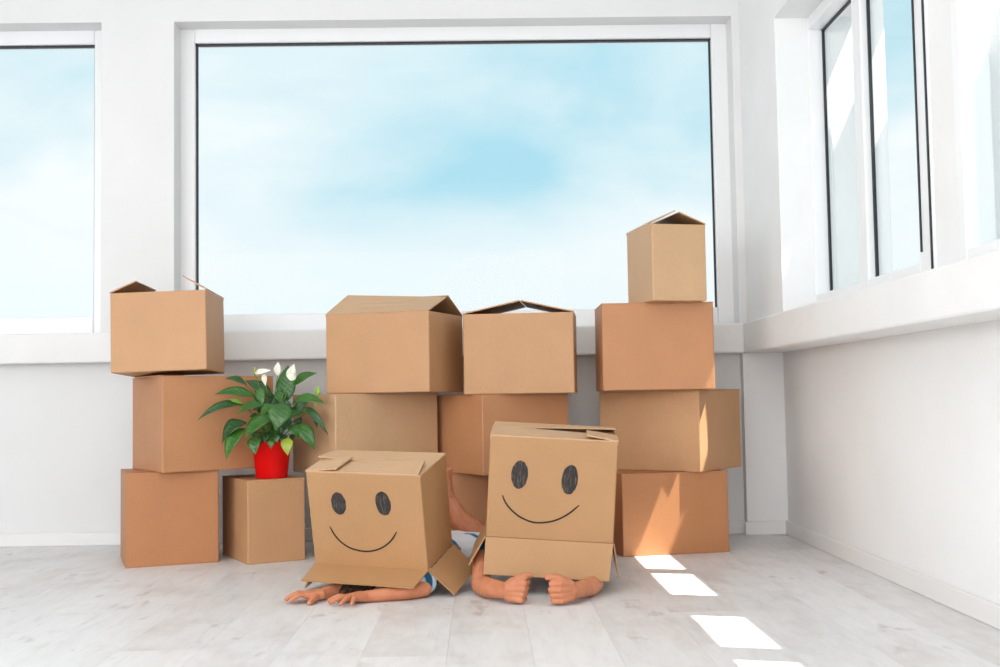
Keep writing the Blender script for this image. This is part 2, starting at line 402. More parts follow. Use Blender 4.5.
def flap(parent, dims, side, top, L, a, m, s0=0., s1=0., lift=0., h0=0., h1=0., bend=0., name='flap', curl=0., z0=0., z1=0., tw0=0., tw1=0.):
    """hinged board: a = 0 closed inward, 90 upright, 180 flat outward; s0/s1 outer insets, h0/h1 hinge insets"""
    w, d, h = dims; a = R(a)
    hz = (h + lift) if top else -lift; up = Vector((0, 0, 1 if top else -1))
    A, B, n = {'front': ((-w / 2, -d / 2), (w / 2, -d / 2), (0, 1)), 'back': ((-w / 2, d / 2), (w / 2, d / 2), (0, -1)),
               'left': ((-w / 2, -d / 2), (-w / 2, d / 2), (1, 0)), 'right': ((w / 2, -d / 2), (w / 2, d / 2), (-1, 0))}[side]
    A = Vector((*A, hz)); B = Vector((*B, hz)); n = Vector((*n, 0)); e_ = (B - A).normalized()
    ns = 4; lo = []; hi = []; p = Vector((0, 0, 0)); ang = a
    for k in range(ns + 1):
        t = k / ns
        dr = n * math.cos(ang) + up * math.sin(ang); nr = -n * math.sin(ang) + up * math.cos(ang)
        i0 = h0 + (s0 - h0) * t; i1 = h1 + (s1 - h1) * t
        a_ = A + e_ * i0 + p + nr * ((z0 + tw0) * t if k else 0); b_ = B - e_ * i1 + p + nr * ((z1 + tw1) * t if k else 0)
        lo += [a_, b_]; hi += [a_ + nr * T, b_ + nr * T]
        p = p + dr * (L / ns); ang += R(curl) / ns
    v = lo + hi; o = 2 * (ns + 1); fc = []
    for k in range(ns):
        q = 2 * k
        fc += [(q, q + 1, q + 3, q + 2), (o + q, o + q + 2, o + q + 3, o + q + 1), (q, q + 2, o + q + 2, o + q), (q + 1, o + q + 1, o + q + 3, q + 3)]
    fc += [(0, o, o + 1, 1), (2 * ns, 2 * ns + 1, o + 2 * ns + 1, o + 2 * ns)]
    return mesh_obj(name, v, fc, m, parent)
def carton(loc, rot, dims, m, label, top='closed', bottom=True, group='moving boxes'):
    e = empty('cardboard_box', loc, rot); tag(e, label, 'box', group)
    w, d, h = dims; box_body(w, d, h - (T if top == 'closed' else 0), m, e, bottom)
    dm = (w, d, h - T)
    if top == 'closed':
        # two long flaps meet in the middle over two short ones
        if w >= d:
            flap(e, dm, 'front', True, d / 2 - .001, .3, m, .001, .001); flap(e, dm, 'back', True, d / 2 - .001, .3, m, .001, .001)
        else:
            flap(e, dm, 'left', True, w / 2 - .001, .3, m, .001, .001); flap(e, dm, 'right', True, w / 2 - .001, .3, m, .001, .001)
    return e
C, CR, CP, CD, CK = M['card'], M['card_red'], M['card_pale'], M['card_deep'], M['card_face']
# left stack
L1 = carton((-1.249, 4.557, 0), (0, 0, 20.6), (.345, .340, .355), CD, 'closed square box on the floor at the far left, under two boxes')
L2 = carton((-1.126, 4.605, .356), (0, 0, 34.1), (.451, .368, .366), CR, 'middle box of the left stack, turned sideways behind the plant')
d3 = (.366, .291, .306)
L3 = carton((-1.225, 4.483, .7355), (-2.2, -1.4, -.6), d3, C, 'open-topped box on top of the leftmost stack', top='open')
flap(L3, d3, 'left', True, .105, 24.5, C, .015, .016); flap(L3, d3, 'right', True, .106, 31.8, C, .003, 0)
flap(L3, d3, 'back', True, .13, -86, C, .01, .01)
flap(L2, (.451, .368, .3615), 'left', True, .10, 0, CR, .05, .05, lift=.0046, h0=.03, h1=.03)
L4 = carton((-.880, 4.577, 0), (0, 0, 28.6), (.230, .344, .319), C, 'narrow box on the floor carrying the red flower pot')
# centre left stack
C0 = carton((-.445, 4.735, 0), (0, 0, 4), (.44, .34, .329), C, 'bottom box of the centre left stack, mostly hidden behind the smaller smiling box')
C1 = carton((-.480, 4.679, .330), (0, 0, 34.9), (.468, .378, .314), CP, 'box in the middle of the centre left stack, right of the plant')  # paler board makes up for the weak light reaching this box
dc2 = (.448, .344, .312)
C2 = carton((-.345, 4.598, .646), (0, 0, -21.2), dc2, C, 'top box of the centre left stack with its flaps raised like a roof', top='open')
flap(C2, dc2, 'front', True, .186, 23.5, CP, .013, 0, tw0=.016, tw1=-.012); flap(C2, dc2, 'back', True, .166, 25.5, C, 0, 0)
flap(C2, dc2, 'left', True, .13, -84, C, .01, .01); flap(C2, dc2, 'right', True, .13, -84, C, .01, .01)
# centre right stack
D0 = carton((.075, 4.79, 0), (0, 0, 2), (.46, .34, .319), CR, 'bottom box of the centre right stack, mostly hidden behind the larger smiling box')
D1 = carton((.082, 4.664, .320), (0, 0, 30.7), (.407, .372, .313), CR, 'middle box of the centre right stack, one corner turned forward')
dd2 = (.434, .331, .315)
D2 = carton((.166, 4.594, .634), (0, 0, -6.7), dd2, C, 'top box of the centre right stack with two flaps leaning into a low peak', top='open')
flap(D2, dd2, 'left', True, .229, 12.0, C, .001, 0); flap(D2, dd2, 'right', True, .211, 13.0, C)
flap(D2, dd2, 'front', True, .12, -86, C, .008, .008); flap(D2, dd2, 'back', True, .12, -86, C, .008, .008)
# right stack
R0 = carton((.716, 4.604, 0), (0, 0, 11.9), (.44, .34, .317), CD, 'bottom box of the right stack crossed by a band of sunlight')
R1 = carton((.782, 4.706, .318), (0, 0, -37.1), (.453, .383, .321), C, 'second box from the floor in the right stack, turned cornerwise')
R2 = carton((.691, 4.543, .640), (0, 0, -.9), (.434, .321, .339), CR, 'wide reddish box third from the floor in the right stack')
d = (.22, .289, .294)
R3 = carton((.736, 4.45, .979), (0, 0, 11.7), d, CP, 'small box on top of the right stack with peaked flaps against the sky', top='open')
flap(R3, d, 'right', True, .116, 22.6, C); flap(R3, d, 'left', True, .112, 27, CP); flap(R3, d, 'back', True, .1, -86, C, .008, .008); flap(R3, d, 'front', True, .1, -86, C, .008, .008)

# the two smiling boxes
def ribbon(pts, wd, y, name, parent, m):
    # smooth the hand-drawn polyline, then give it width and a little thickness
    P = [Vector((a, b)) for a, b in pts]; Q = []
    for i in range(len(P) - 1):
        p0, p1, p2, p3 = P[max(i - 1, 0)], P[i], P[i + 1], P[min(i + 2, len(P) - 1)]
        for k in range(6):
            t = k / 6
            Q.append(.5 * ((2 * p1) + (p2 - p0) * t + (2 * p0 - 5 * p1 + 4 * p2 - p3) * t * t + (3 * p1 - p0 - 3 * p2 + p3) * t ** 3))
    Q.append(P[-1]); v = []; n = len(Q)
    for i, q in enumerate(Q):
        tg = (Q[min(i + 1, n - 1)] - Q[max(i - 1, 0)]).normalized(); nr = Vector((-tg.y, tg.x)) * wd / 2 * (.55 + .45 * min(1, min(i, n - 1 - i) / 4))
        for s, yy in ((1, y), (-1, y), (-1, y - .0006), (1, y - .0006)): v.append((q.x + nr.x * s, yy, q.y + nr.y * s))
    fc = [(0, 1, 2, 3), (4 * n - 4, 4 * n - 1, 4 * n - 2, 4 * n - 3)]
    for i in range(n - 1):
        for k in range(4): a = 4 * i + k; b = 4 * i + (k + 1) % 4; fc.append((a, b, b + 4, a + 4))
    return mesh_obj(name, v, fc, m, parent)
def drawn_eye(cx, cz, rx, rz, tilt, y, parent, seed):
    rnd = random.Random(seed); n = 40; v = []
    for k in range(n):
        a = 2 * math.pi * k / n; j = 1 + rnd.uniform(-.025, .025)
        px, pz = rx * j * math.cos(a), rz * j * math.sin(a); c, s = math.cos(tilt), math.sin(tilt)
        v += [(cx + px * c - pz * s, y, cz + px * s + pz * c), (cx + px * c - pz * s, y - .0006, cz + px * s + pz * c)]
    fc = [tuple(range(0, 2 * n, 2)), tuple(range(1, 2 * n, 2))] + [(2 * k, 2 * k + 1, (2 * k + 3) % (2 * n), (2 * k + 2) % (2 * n)) for k in range(n)]
    return tag(mesh_obj('drawn_eye', v, fc, M['ink'], parent), 'scribbled black oval eye')
k1 = (.394, .226, .313)
K1 = carton((-.325, 3.759, .112), (14.1, 1.5, -19.1), k1, CK, 'smaller smiling box tilted on a head, turned to the left', top='interlocked', bottom=False, group='boxes with drawn smiling faces')
y = -k1[1] / 2 - .0004
drawn_eye(-.0902, .2118, .0255, .0375, R(4), y, K1, 1); drawn_eye(.0642, .2183, .0255, .0395, R(6), y, K1, 2)
tag(ribbon([(-0.1295, 0.1336), (-0.1127, 0.1018), (-0.0899, 0.0789), (-0.0614, 0.0632), (-0.0222, 0.0558), (0.0127, 0.0587), (0.0484, 0.0721), (0.0801, 0.0966), (0.1023, 0.1271)], .0050, y, 'drawn_smile', K1, M['ink_line']), 'thin black curved smile')
# interlocked top flaps: left over front, back over left, front over right
flap(K1, k1, 'right', True, .115, -1, CP, .004, .004, lift=-.005)  # top flaps in paler board: light falling on the top, put into the colour
flap(K1, k1, 'back', True, .115, 2.0, CP, -.010, .0, lift=.0, z0=.009, z1=-.012)
flap(K1, k1, 'front', True, .118, 1.0, CP, .0, .030, lift=.0, h1=.006, z0=-.006, z1=.006)
flap(K1, k1, 'left', True, .110, 2.0, CP, .0, .105, lift=.0015, h1=.10, z0=.006, z1=.006)
# splayed bottom flaps
flap(K1, k1, 'front', False, .112, 175, CK, .008, .004); flap(K1, k1, 'right', False, .110, 136.6, CK, .004, .004)
flap(K1, k1, 'left', False, .10, 118, CK, .006, .006); flap(K1, k1, 'back', False, .10, 150, CK, .006, .006)

k2 = (.403, .286, .324)
K2 = carton((.217, 3.756, .184), (7.2, 3.8, -3.4), k2, CK, 'larger smiling box facing the camera above two fists', top='interlocked', bottom=False, group='boxes with drawn smiling faces')
y = -k2[1] / 2 - .0004
drawn_eye(-.1031, .2056, .0265, .0450, R(-3), y, K2, 3); drawn_eye(.0551, .1981, .0255, .0475, R(-5), y, K2, 4)
tag(ribbon([(-0.1548, 0.1373), (-0.1416, 0.1108), (-0.1155, 0.0839), (-0.0847, 0.0654), (-0.0493, 0.0553), (-0.0097, 0.0585), (0.0246, 0.0696), (0.0584, 0.0906), (0.0888, 0.1185)], .0052, y, 'drawn_smile', K2, M['ink_line']), 'thin black curved smile')
flap(K2, k2, 'left', True, .14, -1, CP, .004, .004, lift=-.006)  # paler top flaps again, overhead light painted by the board colour
flap(K2, k2, 'right', True, .125, -5, CP, .02, .02, lift=-.008)
flap(K2, k2, 'back', True, .118, .5, CP, .0, .0, lift=.0, z0=.0, z1=.013)
flap(K2, k2, 'front', True, .155, .8, CP, .0, .09, lift=.0, z0=.004, z1=-.006)
flap(K2, k2, 'right', True, .10, 8, CP, .0, .19, lift=.001, h1=.17)
flap(K2, k2, 'front', False, .1175, 115, CK, 0, .010); flap(K2, k2, 'left', False, .104, 117, CK, -.01, .012)
flap(K2, k2, 'right', False, .112, 100.8, CK, 0, 0); flap(K2, k2, 'back', False, .11, 140, CK, .006, .006)

# ------------------------------------------------------------------ people
def cone(b, p0, r0, p1, r1, seg=14, flat=1.0, fdir=(0, 0, 1)):
    """closed tapered capsule; flat < 1 squashes it along fdir"""
    p0, p1 = Vector(p0), Vector(p1); ax = p1 - p0; L = ax.length
    if L < 1e-6: ax = Vector((0, 0, 1)); L = 1e-6
    else: ax.normalize()
    fd = Vector(fdir); fd = fd - ax * fd.dot(ax)
    if fd.length < 1e-4: fd = ax.orthogonal()
    fd.normalize(); sd = ax.cross(fd)
    prof = []
    for k in range(6): t = R(-90 + 90 * k / 5); prof.append((r0 * math.sin(t), max(r0 * math.cos(t), 1e-5)))
    for k in range(6): t = R(90 * k / 5); prof.append((L + r1 * math.sin(t), max(r1 * math.cos(t), 1e-5)))
    v = []
    for z, r in prof:
        for s in range(seg):
            a = 2 * math.pi * s / seg; v.append(p0 + ax * z + sd * (r * math.cos(a)) + fd * (r * flat * math.sin(a)))
    fc = []
    for L_ in range(len(prof) - 1):
        for s in range(seg): q = (s + 1) % seg; fc.append((L_ * seg + s, L_ * seg + q, (L_ + 1) * seg + q, (L_ + 1) * seg + s))
    fc += [tuple(range(seg))[::-1], tuple((len(prof) - 1) * seg + s for s in range(seg))]
    b.add(v, fc)
def chain(b, pts, flat=1.0, fdir=(0, 0, 1)):
    for (p0, r0), (p1, r1) in zip(pts, pts[1:]): cone(b, p0, r0, p1, r1, flat=flat, fdir=fdir)
def ball(b, c, rx, ry, rz, seg=16):
    v = []; n = 10
    for k in range(n + 1):
        t = math.pi * k / n
        for s in range(seg):
            a = 2 * math.pi * s / seg; q = max(math.sin(t), 1e-4)
            v.append((c[0] + rx * q * math.cos(a), c[1] + ry * q * math.sin(a), c[2] - rz * math.cos(t)))
    fc = []
    for k in range(n):
        for s in range(seg): q = (s + 1) % seg; fc.append((k * seg + s, k * seg + q, (k + 1) * seg + q, (k + 1) * seg + s))
    fc += [tuple(range(seg))[::-1], tuple(n * seg + s for s in range(seg))]
    b.add(v, fc)
def fuse(b, name, m, voxel, it=4, parent=None, fac=.5, orig=(0, 0, 0)):
    """weld overlapping closed shells into one continuous smooth surface"""
    t = b.build('tmp', m); md = t.modifiers.new('r', 'REMESH'); md.mode = 'VOXEL'; md.voxel_size = voxel; md.use_smooth_shade = True
    sm = t.modifiers.new('s', 'SMOOTH'); sm.factor = fac; sm.iterations = it
    dg = bpy.context.evaluated_depsgraph_get(); me = bpy.data.meshes.new_from_object(t.evaluated_get(dg)); me.name = name
    me.transform(Matrix.Translation(-Vector(orig)))
    if not me.materials: me.materials.append(m)
    bpy.data.objects.remove(t)
    for p in me.polygons: p.use_smooth = True
    o = bpy.data.objects.new(name, me); link(o, parent)
    if parent is None: o.location = orig
    return o
V = Vector
def head(b, c, fwd, up, s=1.0):
    """skull, jaw, nose, ears, brows and lips around centre c"""
    c, f_, u_ = V(c), V(fwd).normalized(), V(up); u_ = (u_ - f_ * u_.dot(f_)).normalized(); s_ = f_.cross(u_)
    cone(b, c - f_ * .018 * s + u_ * .018 * s, .078 * s, c + f_ * .012 * s + u_ * .012 * s, .076 * s)
    cone(b, c + f_ * .022 * s - u_ * .03 * s, .056 * s, c + f_ * .036 * s - u_ * .058 * s, .036 * s)
    cone(b, c + f_ * .082 * s + u_ * .008 * s, .007 * s, c + f_ * .094 * s - u_ * .016 * s, .011 * s)
    cone(b, c + f_ * .074 * s - u_ * .044 * s + s_ * .016 * s, .006 * s, c + f_ * .074 * s - u_ * .044 * s - s_ * .016 * s, .006 * s)
    for k in (-1, 1):
        cone(b, c + s_ * k * .078 * s - u_ * .012 * s, .012 * s, c + s_ * k * .084 * s + u_ * .014 * s - f_ * .006 * s, .015 * s)
        cone(b, c + f_ * .074 * s + s_ * k * .015 * s + u_ * .02 * s, .008 * s, c + f_ * .068 * s + s_ * k * .04 * s + u_ * .02 * s, .008 * s)
        cone(b, c + f_ * .068 * s + s_ * k * .028 * s + u_ * .004 * s, .010 * s, c + f_ * .067 * s + s_ * k * .031 * s + u_ * .004 * s, .010 * s)
def hair_cap(c, fwd, up, s, parent, orig, locks=()):
    c, f_, u_ = V(c), V(fwd).normalized(), V(up); u_ = (u_ - f_ * u_.dot(f_)).normalized(); s_ = f_.cross(u_)
    b = MB()
    cone(b, c - f_ * .026 * s + u_ * .028 * s, .083 * s, c - f_ * .004 * s + u_ * .026 * s, .080 * s)
    cone(b, c - f_ * .045 * s - u_ * .03 * s, .055 * s, c - f_ * .03 * s + u_ * .02 * s, .07 * s)
    for k in range(-3, 4): cone(b, c + f_ * .03 * s + u_ * .085 * s + s_ * k * .018 * s, .018 * s, c + f_ * .074 * s + u_ * (.045 - .003 * abs(k)) * s + s_ * k * .021 * s, .008 * s)
    for p0, p1 in locks: cone(b, p0, .016, p1, .006)
    return fuse(b, 'hair', M['hair'], .005, 2, parent, orig=orig)

# --- the child under the smaller box: palms flat on the floor
b = MB(); og = V((-.26, 3.95, 0))
hc, hf, hu = V((-.342, 3.762, .148)), V((-.2, -.45, -.85)), V((-.32, -.80, .45))
head(b, hc, hf, hu, .95)
chain(b, [(hc + V((.01, .03, -.01)), .045), ((-.305, 3.83, .115), .045)])
chain(b, [((-.305, 3.83, .098), .056), ((-.23, 3.93, .078), .078), ((-.12, 4.04, .066), .072), ((-.015, 4.14, .066), .076)], flat=.78)
cone(b, (-.375, 3.865, .095), .044, (-.225, 3.765, .095), .044)                     # shoulder girdle
# left arm (nearer the camera, forearm lying along the floor)
chain(b, [((-.215, 3.760, .092), .040), ((-.190, 3.585, .027), .0255), ((-.245, 3.550, .0235), .0230), ((-.370, 3.516, .0185), .0172)])
def flat_hand(b, wrist, dirv, side, size=1.0, thumb=1, spread=8, splay=(-12, -3, 6, 15), lens=(.046, .052, .049, .040), tdir=None):
    """hand laid flat: dirv fingers' heading, side = unit vector toward the index finger"""
    w = V(wrist); d_ = V(dirv).normalized(); s_ = V(side).normalized(); up = V((0, 0, 1))
    c = w + d_ * .026 * size
    for k, o_ in enumerate((.0205, .0070, -.0068, -.0195)):
        root = w + d_ * (.046 - .004 * abs(k - 1)) * size + s_ * o_ * size + up * .0010
        cone(b, w + s_ * o_ * .55 * size, .0150 * size, root, .0090 * size)
        a = R(-splay[k]); fd = d_ * math.cos(a) + s_ * math.sin(a)
        L = lens[k] * size
        p1 = root + fd * L * .42 + up * .0050; p2 = root + fd * L * .75 - up * .001; p3 = root + fd * L - up * .0075
        p1.z = max(p1.z, .0085); p2.z = max(p2.z, .0070); p3.z = max(p3.z, .0060)
        chain(b, [(root, .0080 * size), (p1, .0072 * size), (p2, .0066 * size), (p3, .0058 * size)])
    # thumb leaves the side of the palm near its base
    t0 = w + d_ * .010 * size + s_ * .014 * size - up * .003; t1 = w + d_ * .026 * size + s_ * .034 * size - up * .006; t2 = w + d_ * .046 * size + s_ * .045 * size
    if tdir is not None: t2 = t1 + V(tdir).normalized() * .026 * size
    t1.z = max(t1.z, .0095); t2.z = .0078
    chain(b, [(t0, .0125 * size), (t1, .0100 * size), (t2, .0078 * size)])
flat_hand(b, (-.374, 3.520, .0190), (-.70, -.71, 0), (-.71, .70, 0), 1.06, splay=(-36, -10, 12, 34), lens=(.050, .056, .052, .044))
# right arm, elbow hidden under the box
chain(b, [((-.385, 3.870, .092), .040), ((-.425, 3.70, .028), .027), ((-.455, 3.645, .024), .0235), ((-.505, 3.568, .0195), .0182)])
flat_hand(b, (-.510, 3.560, .0215), (-.93, -.36, 0), (.36, -.93, 0), 1.08, splay=(-6, 0, 6, 14), tdir=(-.25, -.95, 0))
# legs: knees on the floor, shins raised
pelv = V((-.01, 4.145, .064))
cone(b, pelv + V((-.055, .04, 0)), .062, pelv + V((.05, -.03, 0)), .062)
chain(b, [(pelv + V((.03, .02, -.002)), .060), ((.085, 4.365, .050), .049), ((.05, 4.385, .060), .046), ((-.016, 4.40, .088), .045), ((-.090, 4.405, .150), .043), ((-.130, 4.405, .232), .025)])
chain(b, [((-.130, 4.405, .232), .025), ((-.139, 4.402, .268), .025), ((-.143, 4.392, .322), .023), ((-.142, 4.386, .338), .019)])
for k in range(5):
    a = V((-.160 + k * .0095, 4.384 + k * .002, .345 - abs(k - 1.2) * .002)); cone(b, a - V((0, 0, .012)), .0078, a + V((0, 0, .006 + (.004 if k == 4 else 0))), .0072 if k < 4 else .0095)
chain(b, [(pelv + V((-.055, .03, -.002)), .060), ((-.135, 4.365, .052), .049), ((-.175, 4.375, .12), .041), ((-.215, 4.355, .245), .0235), ((-.225, 4.345, .335), .022)])
P1 = fuse(b, 'person', M['skin'], .0020, 3, orig=og)
tag(P1, 'person lying under the smaller smiling box, palms flat on the floor, one bare foot raised', 'person', 'people hidden under smiling boxes')
hair_cap(hc, hf, hu, .97, P1, og, [(hc + V((x, -.040 + abs(x) * .3, -.062)), V((-.410 + x * .95, 3.592 - x * .3, .016 + abs(x) * .12))) for x in (-.06, -.045, -.03, -.01, .01, .03, .05)])
b = MB()
chain(b, [((-.30, 3.835, .098), .061), ((-.23, 3.93, .080), .088), ((-.12, 4.04, .069), .082), ((-.03, 4.12, .069), .086)], flat=.80)
cone(b, (-.38, 3.87, .095), .050, (-.22, 3.76, .095), .050)
fuse(b, 'shirt', M['white_lines'], .005, 5, P1, orig=og)
for q in ([((-.215, 3.758, .092), .050), ((-.193, 3.665, .062), .048), ((-.188, 3.622, .048), .045)], [((-.385, 3.870, .092), .050), ((-.408, 3.775, .066), .046)]):
    b = MB(); chain(b, q); fuse(b, 'sleeve', M['stripes'], .005, 4, P1, orig=og)
b = MB()
cone(b, pelv + V((-.06, .04, .003)), .066, pelv + V((.055, -.03, .003)), .066)
chain(b, [(pelv + V((.03, .02, .002)), .066), ((.055, 4.27, .066), .062)]); chain(b, [(pelv + V((-.055, .03, .002)), .066), ((-.105, 4.28, .066), .062)])
fuse(b, 'shorts', M['white_cloth'], .005, 5, P1, orig=og)

# --- the child under the larger box: propped on the elbows, both hands closed
b = MB(); og = V((.23, 3.95, 0))
hc, hf, hu = V((.222, 3.765, .375)), V((-.03, -1, -.08)), V((.05, 0, 1))
head(b, hc, hf, hu, 1.0)
chain(b, [(hc + V((0, .03, -.05)), .045), ((.232, 3.86, .245), .049)])
chain(b, [((.232, 3.865, .225), .066), ((.245, 3.96, .185), .092), ((.275, 4.10, .135), .084), ((.31, 4.22, .098), .092)], flat=.85)
cone(b, (.095, 3.865, .205), .044, (.355, 3.865, .205), .044)
# right arm (image left)
chain(b, [((.085, 3.86, .200), .040), ((-.004, 3.70, .100), .032), ((-.011, 3.602, .034), .0300), ((.014, 3.540, .034), .0310), ((.073, 3.452, .038), .0235)])
def fist_back(b):
    # seen from the back of the hand: knuckles to the right, fingers folded away
    w = V((.078, 3.446, .040))
    for k in range(4):
        z = .0635 - k * .0162
        kn = V((.118 - k * .0035, 3.427 + .002 * abs(k - 1), z))
        cone(b, w + V((-.004, 0, (z - .040) * .62)), .0185 if k in (1, 2) else .017, kn, .0112)
        p1 = kn + V((.013, .026, -.001)); p2 = p1 + V((-.019, .012, 0)); p3 = p2 + V((-.014, -.010, 0))
        chain(b, [(kn, .0098), (p1, .0084), (p2, .0080), (p3, .0076)])
    chain(b, [(w + V((.004, .006, .022)), .0155), ((.103, 3.438, .0765), .0122), ((.123, 3.435, .0835), .0100), ((.1405, 3.440, .0870), .0078)])
fist_back(b)
# left arm (image right)
chain(b, [((.365, 3.86, .200), .040), ((.358, 3.745, .100), .033), ((.348, 3.612, .030), .0280), ((.330, 3.545, .031), .0285), ((.262, 3.432, .037), .0235)])
def fist_front(b):
    # seen from the folded fingers: four fingers stacked one above the other
    w = V((.256, 3.426, .040))
    for k in range(4):
        z = .0660 - k * .0170; dx = (.000, -.0025, .000, .005)[k]
        kn = V((.226 + dx, 3.393 + .003 * abs(k - 1), z))
        cone(b, w + V((0, 0, (z - .040) * .62)), .0185 if k in (1, 2) else .017, kn, .0105)
        p1 = kn + V((-.027, .001, -.0005)); p2 = p1 + V((.000, .021, 0)); p3 = p2 + V((.017, .005, 0))
        chain(b, [(kn, .0092), (p1, .0084), (p2, .0080), (p3, .0075)])
    chain(b, [(w + V((-.006, .004, .022)), .0155), ((.219, 3.405, .0815), .0118), ((.201, 3.401, .0860), .0098), ((.186, 3.400, .0840), .0078)])
fist_front(b)
pelv = V((.315, 4.225, .098))
cone(b, pelv + V((-.055, 0, 0)), .074, pelv + V((.055, 0, 0)), .074)
for sx, kn in ((-.05, (.255, 4.395, .052)), (.05, (.435, 4.365, .052))):
    chain(b, [(pelv + V((sx, .01, -.004)), .070), (kn, .047), (V(kn) + V((0, .0, .07)), .041), (V((kn[0], 4.32, .24)), .0235), (V((kn[0], 4.30, .285)), .025), (V((kn[0], 4.27, .34)), .02)])
P2 = fuse(b, 'person', M['skin'], .0020, 3, orig=og)
tag(P2, 'person in a teal shirt propped on elbows under the larger smiling box, hands in fists', 'person', 'people hidden under smiling boxes')
hair_cap(hc, hf, hu, 1.0, P2, og)
b = MB()
chain(b, [((.232, 3.868, .222), .072), ((.245, 3.96, .186), .104), ((.275, 4.10, .138), .097), ((.305, 4.20, .106), .100)], flat=.88)
cone(b, (.095, 3.865, .205), .052, (.355, 3.865, .205), .052)
cone(b, (.17, 3.80, .16), .055, (.30, 3.80, .16), .055); cone(b, (.17, 3.74, .10), .05, (.30, 3.74, .10), .05)
chain(b, [((.085, 3.86, .200), .050), ((.008, 3.725, .115), .041)]); chain(b, [((.365, 3.86, .200), .052), ((.363, 3.745, .112), .045)])
fuse(b, 'shirt', M['teal'], .005, 5, P2, orig=og)
b = MB(); cone(b, pelv + V((-.06, 0, 0)), .084, pelv + V((.06, 0, 0)), .084)
for sx, q in ((-.05, (.27, 4.33, .072)), (.05, (.405, 4.32, .072))): chain(b, [(pelv + V((sx, .01, -.002)), .080), (q, .064)])
fuse(b, 'shorts', M['navy'], .005, 5, P2, orig=og)

# ------------------------------------------------------------------ potted peace lily
PC = V((-.826, 4.480, .3205))
pl = empty('potted_peace_lily', PC); tag(pl, 'green peace lily with white flowers in a red plastic pot', 'plant')
def lathe(prof, seg, name, m, parent, smooth=True):
    v = []; fc = []
    for r, z in prof:
        for s in range(seg): a = 2 * math.pi * s / seg; v.append((r * math.cos(a), r * math.sin(a), z))
    for k in range(len(prof) - 1):
        for s in range(seg): q = (s + 1) % seg; fc.append((k * seg + s, k * seg + q, (k + 1) * seg + q, (k + 1) * seg + s))
    return mesh_obj(name, v, fc, m, parent, smooth)
pot = lathe([(.0005, 0), (.057, 0), (.0605, .003), (.0755, .138), (.0790, .139), (.0800, .150), (.0770, .151), (.0740, .147), (.0725, .132), (.0005, .130)], 40, 'pot', M['pot'], pl)
soil = lathe([(.073, .128), (.05, .136), (.0005, .138)], 24, 'soil', M['soil'], pl)
def px_dir(px, py):
    a = (px - 500) / CAM_F; c = -(py - 333.5) / CAM_F
    return _r2 * a + _u2 * c + _f
def leaf_pt(cx, cy, dy):
    """a spot of the plant seen at crop point (cx, cy), dy metres behind the pot's axis; returns plant-local metres"""
    dv = px_dir(190 + cx * .2098, 350 + cy * .2098)
    p = V((0, 0, CAM_H)) + dv * ((PC.y + dy) / dv.y)
    return p - PC
def bez(a, c, e_, t): return a * (1 - t) ** 2 + c * 2 * t * (1 - t) + e_ * t * t
def stalk(p0, p1, r, name, m, arch=.02, parent=None):
    c = (p0 + p1) / 2 + V((0, 0, arch)) * 1.0; c.x = p0.x * .65 + p1.x * .35; c.y = p0.y * .65 + p1.y * .35; c.z = p0.z * .3 + p1.z * .7 + arch
    v = []; fc = []; n = 7; sg = 5
    for k in range(n):
        q = bez(p0, c, p1, k / (n - 1)); tg = (bez(p0, c, p1, min(1, k / (n - 1) + .02)) - bez(p0, c, p1, max(0, k / (n - 1) - .02))).normalized()
        o1 = tg.orthogonal().normalized(); o2 = tg.cross(o1)
        for s in range(sg): a = 2 * math.pi * s / sg; v.append(q + (o1 * math.cos(a) + o2 * math.sin(a)) * r * (1 - .35 * k / (n - 1)))
    for k in range(n - 1):
        for s in range(sg): q = (s + 1) % sg; fc.append((k * sg + s, k * sg + q, (k + 1) * sg + q, (k + 1) * sg + s))
    return mesh_obj(name, v, fc, m, parent or pl, True)
def blade(p0, p1, wd, m, name='leaf', droop=.02, roll=0., face=None, cup=.22, parent=None, th=.0008):
    """lanceolate blade from p0 to p1 with a folded midrib and an arched back"""
    ax = p1 - p0; L = ax.length; ax = ax.normalized()
    fc_ = V(face) if face else V((.15, -.75, .65))
    nr = (fc_ - ax * fc_.dot(ax)).normalized(); sd = ax.cross(nr)
    nr2 = nr * math.cos(roll) + sd * math.sin(roll); sd = ax.cross(nr2); nr = nr2
    n = 10; prof = [0, .42, .74, .93, 1.0, .97, .87, .70, .48, .22, 0.0]
    top = []; wob = random.uniform(0, 6)
    for k in range(n + 1):
        t = k / n; mid = p0 + ax * (L * t) + nr * (droop * 4 * t * (1 - t)) + V((0, 0, droop * 1.2 * t * (1 - t)))
        w2 = wd / 2 * prof[k]
        rip = .10 * math.sin(t * 14 + wob) * wd
        for s in (-1, -.55, 0, .55, 1):
            top.append(mid + sd * (w2 * s) + nr * (cup * w2 * abs(s) ** 1.2 + rip * .25 * abs(s) * prof[k] * (1 if s > 0 else -1)))
    bot = [q - nr * th for q in top]; v = top + bot; o = len(top); F_ = []
    for k in range(n):
        for s in range(4):
            q = 5 * k + s; F_.append((q, q + 1, q + 6, q + 5)); F_.append((o + q, o + q + 5, o + q + 6, o + q + 1))
        F_.append((5 * k, 5 * k + 5, o + 5 * k + 5, o + 5 * k)); F_.append((5 * k + 4, o + 5 * k + 4, o + 5 * k + 9, 5 * k + 9))
    return mesh_obj(name, v, F_, m, parent or pl, True)
G, DK, LM, YL = 'leaf', 'leaf_dark', 'leaf_lime', 'leaf_yellow'
PXM = .2098 * 4.48 / CAM_F           # metres per crop pixel at the plant
